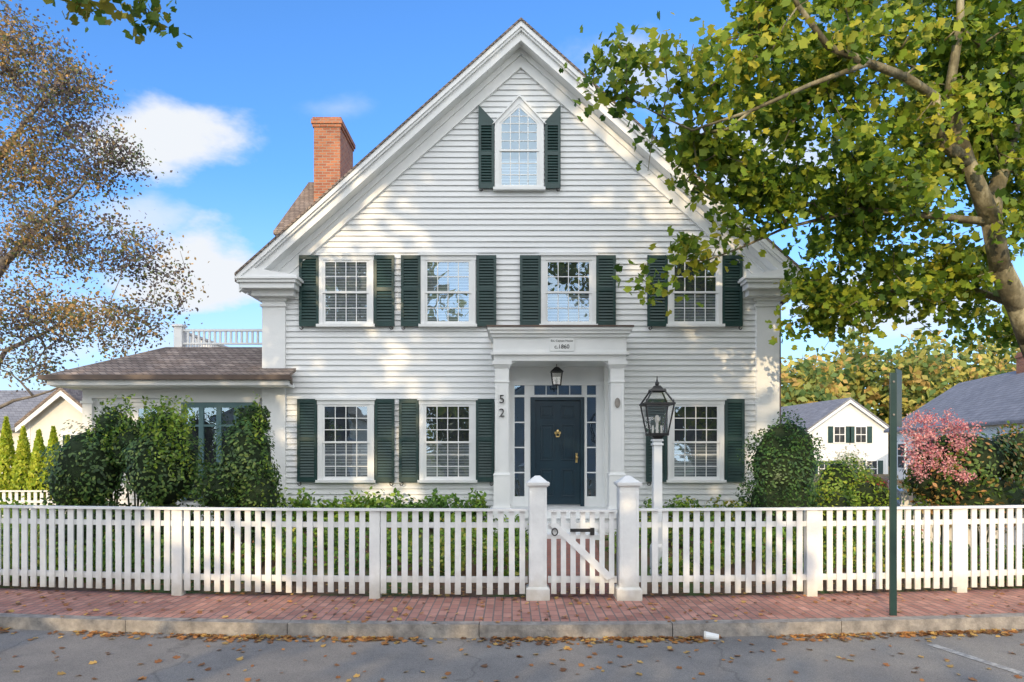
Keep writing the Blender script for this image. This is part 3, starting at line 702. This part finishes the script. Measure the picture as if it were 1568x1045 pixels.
simple_house('neighbour_house',(26.6,54,0),4,6.3,12,3.7,5.9,M_WHITE,M_ROOFG,wins=[(-.75,3.1,.8,1.2),(1.0,3.1,.8,1.2),(-2.0,.4,.8,1.2),(1.9,.4,.8,1.2)],shut=True)
simple_house('neighbour_house',(26.1,27.2,0),-11,8.5,18,3.3,6.2,M_WHITE,M_ROOFG,wins=[(0,3,1,1.4)],side=[(-1,1.5,1.5,1,1.5),(-1,4,1.5,1,1.5),(-1,7,1.5,1,1.5),(-1,10,1.5,1,1.5),(-1,13,1.5,1,1.5),(-1,16,1.5,1,1.5)],chim=(0,10,7.2))
simple_house('neighbour_house',(-20.3,31,0),0,3.4,8,3.2,4.6,M_CREAM,M_ROOF,wins=[(0.3,2.0,.7,1.1)])
simple_house('neighbour_house',(-18.5,36,0),90,7,16,3.0,4.9,M_CREAM,M_ROOFG,wins=[(0,2,.9,1.2)])
simple_house('opposite_house',(4.5,-17,0),180,9,10,5.4,9.2,M_CREAM,M_ROOFG,wins=[(-2.5,1.5,.9,1.5),(2.5,1.5,.9,1.5),(-2.5,4.2,.9,1.4),(2.5,4.2,.9,1.4),(0,6.9,.8,1.1)],chim=(1.5,5,10.5),shut=True)
simple_house('opposite_house',(-15,-19,0),180,9,10,4.0,6.6,M_CREAM,M_ROOF,wins=[(-2.5,1.5,.9,1.5),(2.5,1.5,.9,1.5),(0,4.2,.9,1.2)],shut=True)

# ------------------------------------------------------------------ trees
GY=[(1.6,(.06,.13,.016)),(3.6,(.12,.21,.022)),(4.5,(.22,.32,.03)),(4,(.36,.42,.04)),(1.6,(.50,.47,.05))]
def E(px,py,d,rx,ry,rz,wt=1): return (W(px,py,d),(rx,ry,rz),wt)
def Pt(px,py,d,r): q=W(px,py,d); return (q[0],q[1],q[2],r)
tree('plane_tree',
 [[(8.4,10.0,-.05,.24),Pt(1598,560,9.8,.18),Pt(1560,470,9.6,.15),Pt(1518,340,9.3,.125),Pt(1482,250,9.1,.095),Pt(1452,150,9.0,.07),Pt(1470,40,8.9,.05),Pt(1480,-80,9,.035)],
  [Pt(1482,250,9.1,.085),Pt(1440,215,8.9,.07),Pt(1432,150,8.7,.06),Pt(1385,118,8.4,.055),Pt(1330,97,8.1,.048),Pt(1268,72,7.9,.04),Pt(1222,10,7.8,.03),Pt(1190,-60,7.8,.02)],
  [Pt(1330,97,8.1,.035),Pt(1240,130,8.0,.028),Pt(1150,170,8,.02),Pt(1060,200,8.1,.014),Pt(960,150,8.3,.008)],
  [Pt(1518,340,9.3,.07),Pt(1420,330,9.3,.045),Pt(1320,320,9.3,.032),Pt(1200,350,9.4,.02),Pt(1080,400,9.4,.01)],
  [Pt(1560,470,9.6,.07),Pt(1480,440,10.2,.045),Pt(1400,440,10.8,.032),Pt(1300,470,11,.018)],
  [Pt(1518,340,9.3,.09),Pt(1560,180,9.8,.06),Pt(1590,20,10,.04)]],
 [E(1160,90,8.5,.95,1.0,.8,.9),E(1030,110,8.2,.6,.6,.5,.9),E(935,120,8.2,.40,.4,.5,.8),E(1080,240,8.6,.75,.8,.55),E(1240,200,9.0,1.0,1.1,.9,.9),E(1150,300,9.0,.7,.8,.5),E(1070,385,9.4,.45,.5,.25,.8),E(1000,435,9.4,.36,.4,.10,.8),
  E(1330,300,9.6,1.1,1.3,1.0,.9),E(1450,170,9.8,1.2,1.3,1.1,.85),E(1460,150,8.6,.9,.4,.9,.3),E(1290,40,8.9,1.1,1.1,.7,1),E(1300,450,10.4,1.0,1.1,.7,.9),E(1430,440,10.6,1.0,1.2,.8,.85),E(1500,60,9.6,1.2,1.3,1.0,.9),E(1580,270,10.2,1.2,1.3,1.3,.8),E(1550,300,8.9,.6,.3,.9,.3),E(1570,500,10.6,.8,1.1,.40,1),E(1400,-60,9.6,1.8,1.4,.7,.6),
  E(1230,495,11,.5,.7,.22),E(1700,150,10.8,1.6,1.6,2.2,.4)],
 860,26500,.108,GY,M_BARK,T_LOBE,seed=4,spread=.155,r0=.0042,step=.3,up=.4,front=.8,droop=1.2,shell=.42,clump=.35)

BR=[(2.4,(.12,.095,.11)),(4,(.18,.14,.12)),(4,(.18,.22,.09)),(3,(.36,.26,.11)),(2.5,(.58,.36,.13))]
tree('copper_beech_tree',
 [[(-14.8,18.0,-.05,.30),(-14.4,18,3,.24),(-13.9,17.8,6,.17),(-13.4,17.4,9,.10),(-13,17.2,12,.05)],
  [(-14.4,18,3,.12),(-13.0,17.5,4.4,.06),(-11.4,17.2,5.0,.035),(-9.9,17,5.2,.015)],
  [(-13.9,17.8,6,.12),(-12.2,17.4,7.4,.06),(-10.6,17,8.6,.025)],
  [(-14.4,18,3,.10),(-12.8,17,2.9,.05),(-11.2,16.6,3.3,.025),(-9.8,16.6,3.9,.012)],
  [(-13.4,17.4,9,.07),(-11.8,17,10.4,.035),(-11,17,11.4,.015)]],
 [E(20,90,17.3,1.6,1.5,1.3),E(110,150,17.3,.9,1.2,1.2),E(60,250,17.3,1.9,1.6,1.3),E(170,240,17.2,.9,1.0,.8),E(90,370,17.2,1.9,1.4,1.0),E(220,390,17,.9,1.0,.7),E(50,480,17,1.6,1.3,.9),E(170,500,16.8,1.4,1.1,.7),E(265,450,17,.7,.7,.6,.6),E(-90,250,18,2,2,4,.5),E(30,560,16.8,1.0,1,.4)],
 1600,38000,.090,BR,M_BARKD,T_QUAD,seed=9,spread=.24,r0=.005,step=.4,up=.2,front=.7,shell=.5,bare=.06)
tree('street_tree',
 [[(-8.2,4.6,-.05,.3),(-8.0,4.8,3,.24),(-7.4,5.2,5.2,.15),(-6.2,6.0,6.6,.07),(-5.0,6.6,6.75,.03),(-4.0,6.9,6.55,.012)],
  [(-8.0,4.8,3,.2),(-8.6,3.6,6,.12),(-9,2,8,.06)]],
 [(W(130,-8,6.7),(.35,.4,.14)),(W(215,8,6.9),(.22,.3,.16),.8),(W(170,-60,6.7),(.6,.6,.2)),((-7.2,4.5,7.2),(1.6,1.6,1.0)),((-9,2.5,8),(2,2,1.5))],
 170,4800,.10,[(3,(.07,.14,.02)),(3,(.15,.24,.03)),(1,(.3,.28,.04))],M_BARKD,T_LOBE,seed=21,spread=.14,r0=.004,up=.4)
for i,(x,y,h,rr_,nl,nt_) in enumerate(((-13.5,-8.5,15,3.2,3800,95),(-8.8,-10,19.5,3.7,6200,120),(-5.4,-8,16.5,2.7,3800,85),(9.5,-9,11,3.0,4500,150),(-25,-9,12,3,4000,150))):
    c=[((x,y,h*.60),(rr_,rr_,h*.25)),((x-1.0,y+.5,h*.80),(rr_*.85,rr_*.8,h*.18)),((x+1.0,y,h*.36),(rr_*.75,rr_*.75,h*.12))]
    tree('maple_tree',[[(x,y,-.05,.35),(x+.1,y,h*.3,.27),(x,y,h*.6,.16),(x-.2,y,h*.85,.06)]],c,nt_,nl,.46,GY,M_BARKD,T_QUAD,seed=40+i,spread=.46,r0=.012,step=.7,front=-.3)
for X_,s_ in((-3.6,60),(12.5,63)):
    tree('maple_tree',[[(X_,-15,-.05,.2),(X_,-15,2,.14),(X_,-15,5,.06)]],[((X_,-15,4.2),(2.6,1.5,2.6)),((X_+.2,-15,2.2),(2.8,1.4,1.8))],110,5500,.32,GY,M_BARKD,T_QUAD,seed=s_,spread=.5,r0=.012,step=.7,front=-.3)

r=np.random.RandomState(3)
def ridge(x0,x1,y,h0,h1,n,wd):
    out=[]
    xx=x0
    while xx<x1:
        rw=r.uniform(.6,1.2)*wd; hh=r.uniform(h0,h1); out.append(in_ell((xx,y+r.uniform(-6,6),hh*.52),(rw,rw,hh*.5),n,r,.35)); xx+=rw*.95
    return np.vstack(out)
far=np.vstack([ridge(-130,-20,85,7,10,600,5),ridge(-20,25,95,7,9,250,5),ridge(24,78,78,10,15.5,2500,4.5),ridge(78,190,95,9,14,400,7)])
de=empty('distant_trees'); far=far[far[:,2]>-.5]
leaf_cloud('foliage',far,.80,[(3,(.12,.20,.06)),(4,(.27,.33,.09)),(3.5,(.50,.46,.11)),(2,(.60,.42,.14))],T_QUAD,M_LEAF,de,up=.4,front=.9,seed=5,clump=.75)
cb=MB(); 
for xx in range(-130,190,4):
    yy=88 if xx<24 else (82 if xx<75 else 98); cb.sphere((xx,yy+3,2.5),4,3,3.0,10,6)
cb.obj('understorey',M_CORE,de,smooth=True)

# ------------------------------------------------------------------ shrubs
DG=[(3,(.025,.065,.016)),(4,(.055,.12,.028)),(3,(.10,.18,.04)),(1.8,(.19,.26,.055))]
LG=[(2,(.11,.21,.03)),(4,(.20,.32,.04)),(2,(.34,.42,.055))]
def S_(px,py,d,rx,ry,rz): return (tuple(W(px,py,d)),(rx,ry,rz))
def tips(x0,x1,d,y0,y1,n,seed):
    r=np.random.RandomState(seed); out=[]
    for i in range(n):
        px=r.uniform(x0,x1); t=r.rand(); top=W(px,y0+(y1-y0)*t,d+r.uniform(-.4,.2)); 
        for k in range(12): out.append(top-np.array([r.normal()*.03,r.normal()*.03,k*.03]))
    return np.array(out)
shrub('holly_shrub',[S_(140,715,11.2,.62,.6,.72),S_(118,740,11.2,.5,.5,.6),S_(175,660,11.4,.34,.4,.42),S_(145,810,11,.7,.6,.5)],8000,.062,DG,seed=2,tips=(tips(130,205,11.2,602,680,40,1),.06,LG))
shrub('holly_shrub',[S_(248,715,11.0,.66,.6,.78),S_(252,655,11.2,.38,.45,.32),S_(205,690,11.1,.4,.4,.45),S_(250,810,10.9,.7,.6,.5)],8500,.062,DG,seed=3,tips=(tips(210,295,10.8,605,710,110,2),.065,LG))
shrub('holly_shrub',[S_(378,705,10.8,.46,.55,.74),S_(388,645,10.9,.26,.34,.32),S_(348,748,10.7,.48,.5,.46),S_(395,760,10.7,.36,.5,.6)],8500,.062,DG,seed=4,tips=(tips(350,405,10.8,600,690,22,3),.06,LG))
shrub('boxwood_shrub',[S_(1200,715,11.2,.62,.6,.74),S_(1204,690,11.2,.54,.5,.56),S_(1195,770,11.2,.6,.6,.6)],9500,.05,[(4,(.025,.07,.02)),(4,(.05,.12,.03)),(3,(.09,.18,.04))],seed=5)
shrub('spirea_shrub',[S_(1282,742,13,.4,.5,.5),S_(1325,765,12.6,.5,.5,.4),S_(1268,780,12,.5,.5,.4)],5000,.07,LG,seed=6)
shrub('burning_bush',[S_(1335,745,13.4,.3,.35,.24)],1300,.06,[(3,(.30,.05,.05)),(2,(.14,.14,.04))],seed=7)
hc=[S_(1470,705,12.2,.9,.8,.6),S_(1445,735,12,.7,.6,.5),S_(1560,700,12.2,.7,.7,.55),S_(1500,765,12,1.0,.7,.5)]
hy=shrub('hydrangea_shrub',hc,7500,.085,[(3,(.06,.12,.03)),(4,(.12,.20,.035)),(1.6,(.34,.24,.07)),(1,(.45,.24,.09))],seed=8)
rr2=np.random.RandomState(5); fp=[]
for i in range(80):
    px,py=rr2.uniform(1385,1495),rr2.uniform(632,735); 
    c0=W(px,py,11.4+rr2.uniform(-.2,.3))
    fp.append(c0+rr2.normal(size=(46,3))*np.array([.06,.055,.05]))
leaf_cloud('flowers',np.vstack(fp),.040,[(3,(.58,.18,.22)),(4,(.74,.36,.38)),(2,(.78,.48,.47))],T_QUAD,M_LEAFS,hy,up=.3,front=.8,seed=9)
ws_=shrub('white_hydrangea_shrub',[S_(1300,725,14,.4,.5,.35)],1500,.07,LG,seed=31)
leaf_cloud('flowers',in_ell(W(1300,705,13.6),(.4,.3,.3),400,rr2,.3),.045,[(1,(.7,.7,.6))],T_QUAD,M_LEAFS,ws_,seed=3)
for i,(px,tp) in enumerate(((-14,668),(10,640),(36,655),(60,660),(82,655),(104,668))):
    c=W(px,750,15.5); h=W(px,tp,15.5)[2]
    r=np.random.RandomState(70+i); n=3000; t=r.rand(n)**.8; a=r.rand(n)*6.283; rad=.27*(1-t**2.2)*(0.75+.3*r.rand(n))
    P=np.stack([c[0]+rad*np.cos(a),c[1]+rad*np.sin(a),t*h],1)
    e=empty('arborvitae'); leaf_cloud('foliage',P,.085,[(3,(.30,.42,.035)),(3,(.48,.56,.05)),(2,(.62,.64,.08))],T_QUAD,M_LEAF,e,up=.2,front=1.2,seed=i,droop=-1.5)
    mb=MB(); mb.seg((c[0],c[1],0),(c[0],c[1],h*.9),.12,.03,8); mb.obj('stem',M_CORE,e)
def bed(name,x0,x1,y0,y1,h0,h1,n,size,pal,seed,flowers=None):
    r=np.random.RandomState(seed); e=empty(name); out=[]
    for i in range(n):
        x=r.uniform(x0,x1); y=r.uniform(y0,y1)+0; g0=ground_z(x,y); h=r.uniform(h0,h1)
        if .2<x<1.55 : continue
        rd=r.uniform(.14,.3); m=int(100*rd/.2)
        out.append(in_ell((x,y,g0+h*.55),(rd,rd,h*.5),m,r,.35))
    P=np.vstack(out); leaf_cloud('foliage',P,size,pal,T_OVAL,M_LEAFS,e,up=.8,front=.3,seed=seed,clump=.5)
    if flowers:
        leaf_cloud('flowers',P[r.rand(len(P))<.02]+np.array([0,-.03,.05]),.05,flowers,T_QUAD,M_LEAFS,e,seed=seed+1)
    return e
PG=[(3,(.08,.18,.03)),(4,(.17,.31,.045)),(3,(.30,.42,.06)),(1,(.48,.46,.09))]
bed('foundation_plants',-4.6,-.5,12.1,12.6,.45,.78,55,.095,PG[:3],80)
bed('foundation_plants',1.8,5.2,12.0,12.6,.4,.7,40,.085,PG,81)
bed('flower_bed_plants',-8.5,.15,9.3,11.2,.2,.55,150,.08,PG,82,flowers=[(1,(.7,.7,.5)),(1,(.6,.3,.1))])
bed('flower_bed_plants',1.6,8,9.4,11.2,.2,.5,110,.08,PG,83,flowers=[(1,(.6,.5,.3)),(1,(.6,.2,.1))])
bed('garden_shrubs',5.5,13,12.2,16.5,.3,.75,80,.11,PG,84)
bed('garden_shrubs',-16,-9,11.5,14.5,.4,.8,70,.11,PG[:3],85)
r=np.random.RandomState(91); L=[]
for i in range(2800):
    x=r.uniform(-9,9); 
    if math.sin(x*1.7)+math.sin(x*4.1+1)<r.uniform(-1.6,.6): continue
    L.append((x,CD+bend(x)-abs(r.normal())*.11-.01,-.12))
for i in range(420):
    x=r.uniform(-7,8); L.append((x,r.uniform(5.0,7.2),-.122))
for i in range(520):
    x=r.uniform(-8,9); L.append((x,r.uniform(CD+.05,FD+.3)+bend(x),.014))
for i in range(900):
    x=r.uniform(-8,9); L.append((x,FD+bend(x)+r.uniform(.05,1.2),.03))
leaf_cloud('fallen_leaves',np.array(L),.055,[(3,(.32,.14,.05)),(3,(.50,.23,.07)),(2,(.60,.38,.11)),(1,(.16,.08,.04))],T_LOBE,M_LEAFS,None,up=3.5,seed=92)

# ------------------------------------------------------------------ light
SE=math.radians(17); AZ=math.atan2(-.36,-1.0)
sdv=Vector((math.sin(AZ)*math.cos(SE),math.cos(AZ)*math.cos(SE),math.sin(SE)))
sl=bpy.data.lights.new('sun','SUN'); sl.energy=3.3; sl.angle=math.radians(.5); sl.color=(1.0,.76,.46)
so=bpy.data.objects.new('sun',sl); COL.objects.link(so); so.rotation_euler=sdv.to_track_quat('Z','Y').to_euler(); so.location=(-10,-20,15)
w=bpy.data.worlds.new('World'); scene.world=w; w.use_nodes=True; nt=w.node_tree; nt.nodes.clear()
out=nt.nodes.new('ShaderNodeOutputWorld'); bg=nt.nodes.new('ShaderNodeBackground'); bg.inputs[1].default_value=.15
sky=nt.nodes.new('ShaderNodeTexSky'); sky.sky_type='NISHITA'; sky.sun_disc=False; sky.sun_elevation=SE; sky.sun_rotation=AZ%(2*math.pi)
sky.air_density=1.0; sky.dust_density=.6; sky.ozone_density=2.5
def MM(op,a,b=None,c=None,clamp=False):
    n=nt.nodes.new('ShaderNodeMath'); n.operation=op; n.use_clamp=clamp
    for i,v in enumerate((a,b,c)):
        if v is None: continue
        if isinstance(v,(int,float)): n.inputs[i].default_value=v
        else: nt.links.new(v,n.inputs[i])
    return n.outputs[0]
def SS(v,a,b,lo=0,hi=1):
    n=nt.nodes.new('ShaderNodeMapRange'); n.interpolation_type='SMOOTHSTEP'
    for i,q in enumerate((v,a,b,lo,hi)):
        if isinstance(q,(int,float)): n.inputs[i].default_value=q
        else: nt.links.new(q,n.inputs[i])
    return n.outputs[0]
tc=nt.nodes.new('ShaderNodeTexCoord'); sx_=nt.nodes.new('ShaderNodeSeparateXYZ'); nt.links.new(tc.outputs['Generated'],sx_.inputs[0])
X,Y,Z=sx_.outputs
mp=nt.nodes.new('ShaderNodeMapping'); mp.inputs['Scale'].default_value=(1,1,1.9); nt.links.new(tc.outputs['Generated'],mp.inputs[0])
nz=nt.nodes.new('ShaderNodeTexNoise'); nz.inputs['Scale'].default_value=5.5; nz.inputs['Detail'].default_value=6; nz.inputs['Roughness'].default_value=.58; nt.links.new(mp.outputs[0],nz.inputs['Vector'])
nv=nz.outputs[0]
ym=MM('MAXIMUM',Y,.06); U=MM('DIVIDE',X,ym); V=MM('DIVIDE',Z,ym)
tot=None
def cloud(px,py,sx,sy,amp,edge=.5):
    global tot
    u0=(px-784)/F; v0=(690-py)/F
    a=MM('DIVIDE',MM('SUBTRACT',U,u0),sx/F); b=MM('DIVIDE',MM('SUBTRACT',V,v0),sy/F)
    d=MM('SQRT',MM('ADD',MM('MULTIPLY',a,a),MM('MULTIPLY',b,b)))
    d=MM('ADD',d,MM('MULTIPLY',MM('SUBTRACT',nv,.5),2.9))
    m_=MM('MULTIPLY',SS(d,1.15,1.15-edge-.2,0,1),amp)
    tot=m_ if tot is None else MM('MAXIMUM',tot,m_)
cloud(240,205,115,66,1.0,.5); cloud(350,420,150,70,1.0,.6); cloud(205,335,80,40,.7,.8); cloud(520,165,70,24,.35,.9)
cloud(100,540,280,90,.7,1.0); cloud(960,110,110,70,.7,.9); cloud(1150,260,180,90,.8,.9); cloud(1400,470,340,90,.9,.9)
haze=SS(Z,.38,-.02,0,.62)
tot=MM('MAXIMUM',tot,haze)
back_fill=MM('MULTIPLY',SS(Y,.05,-.5,0,1),SS(nv,.36,.58,.5,1.0))  # unseen bright cloud behind the camera, added as soft fill for the facade
tint=nt.nodes.new('ShaderNodeMix'); tint.data_type='RGBA'; tint.blend_type='MULTIPLY'; tint.inputs[0].default_value=1
nt.links.new(sky.outputs[0],tint.inputs[6]); tint.inputs[7].default_value=(.92,1.52,2.2,1)
m1=nt.nodes.new('ShaderNodeMix'); m1.data_type='RGBA'; nt.links.new(tot,m1.inputs[0]); nt.links.new(tint.outputs[2],m1.inputs[6]); m1.inputs[7].default_value=(5.9,6.15,6.5,1)
m2=nt.nodes.new('ShaderNodeMix'); m2.data_type='RGBA'; nt.links.new(back_fill,m2.inputs[0]); nt.links.new(m1.outputs[2],m2.inputs[6]); m2.inputs[7].default_value=(17.4,17.2,16.9,1)
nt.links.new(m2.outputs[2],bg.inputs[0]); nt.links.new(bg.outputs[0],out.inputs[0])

# ------------------------------------------------------------------ camera
cam=bpy.data.cameras.new('camera'); co=bpy.data.objects.new('camera',cam); COL.objects.link(co)
co.location=(0,0,CAMZ); co.rotation_euler=(math.pi/2,0,0); cam.sensor_width=36; cam.lens=24; cam.shift_y=(690-522.5)/1568; cam.clip_end=2000
scene.camera=co
scene.view_settings.view_transform='Standard'; scene.view_settings.look='None'; scene.view_settings.exposure=0
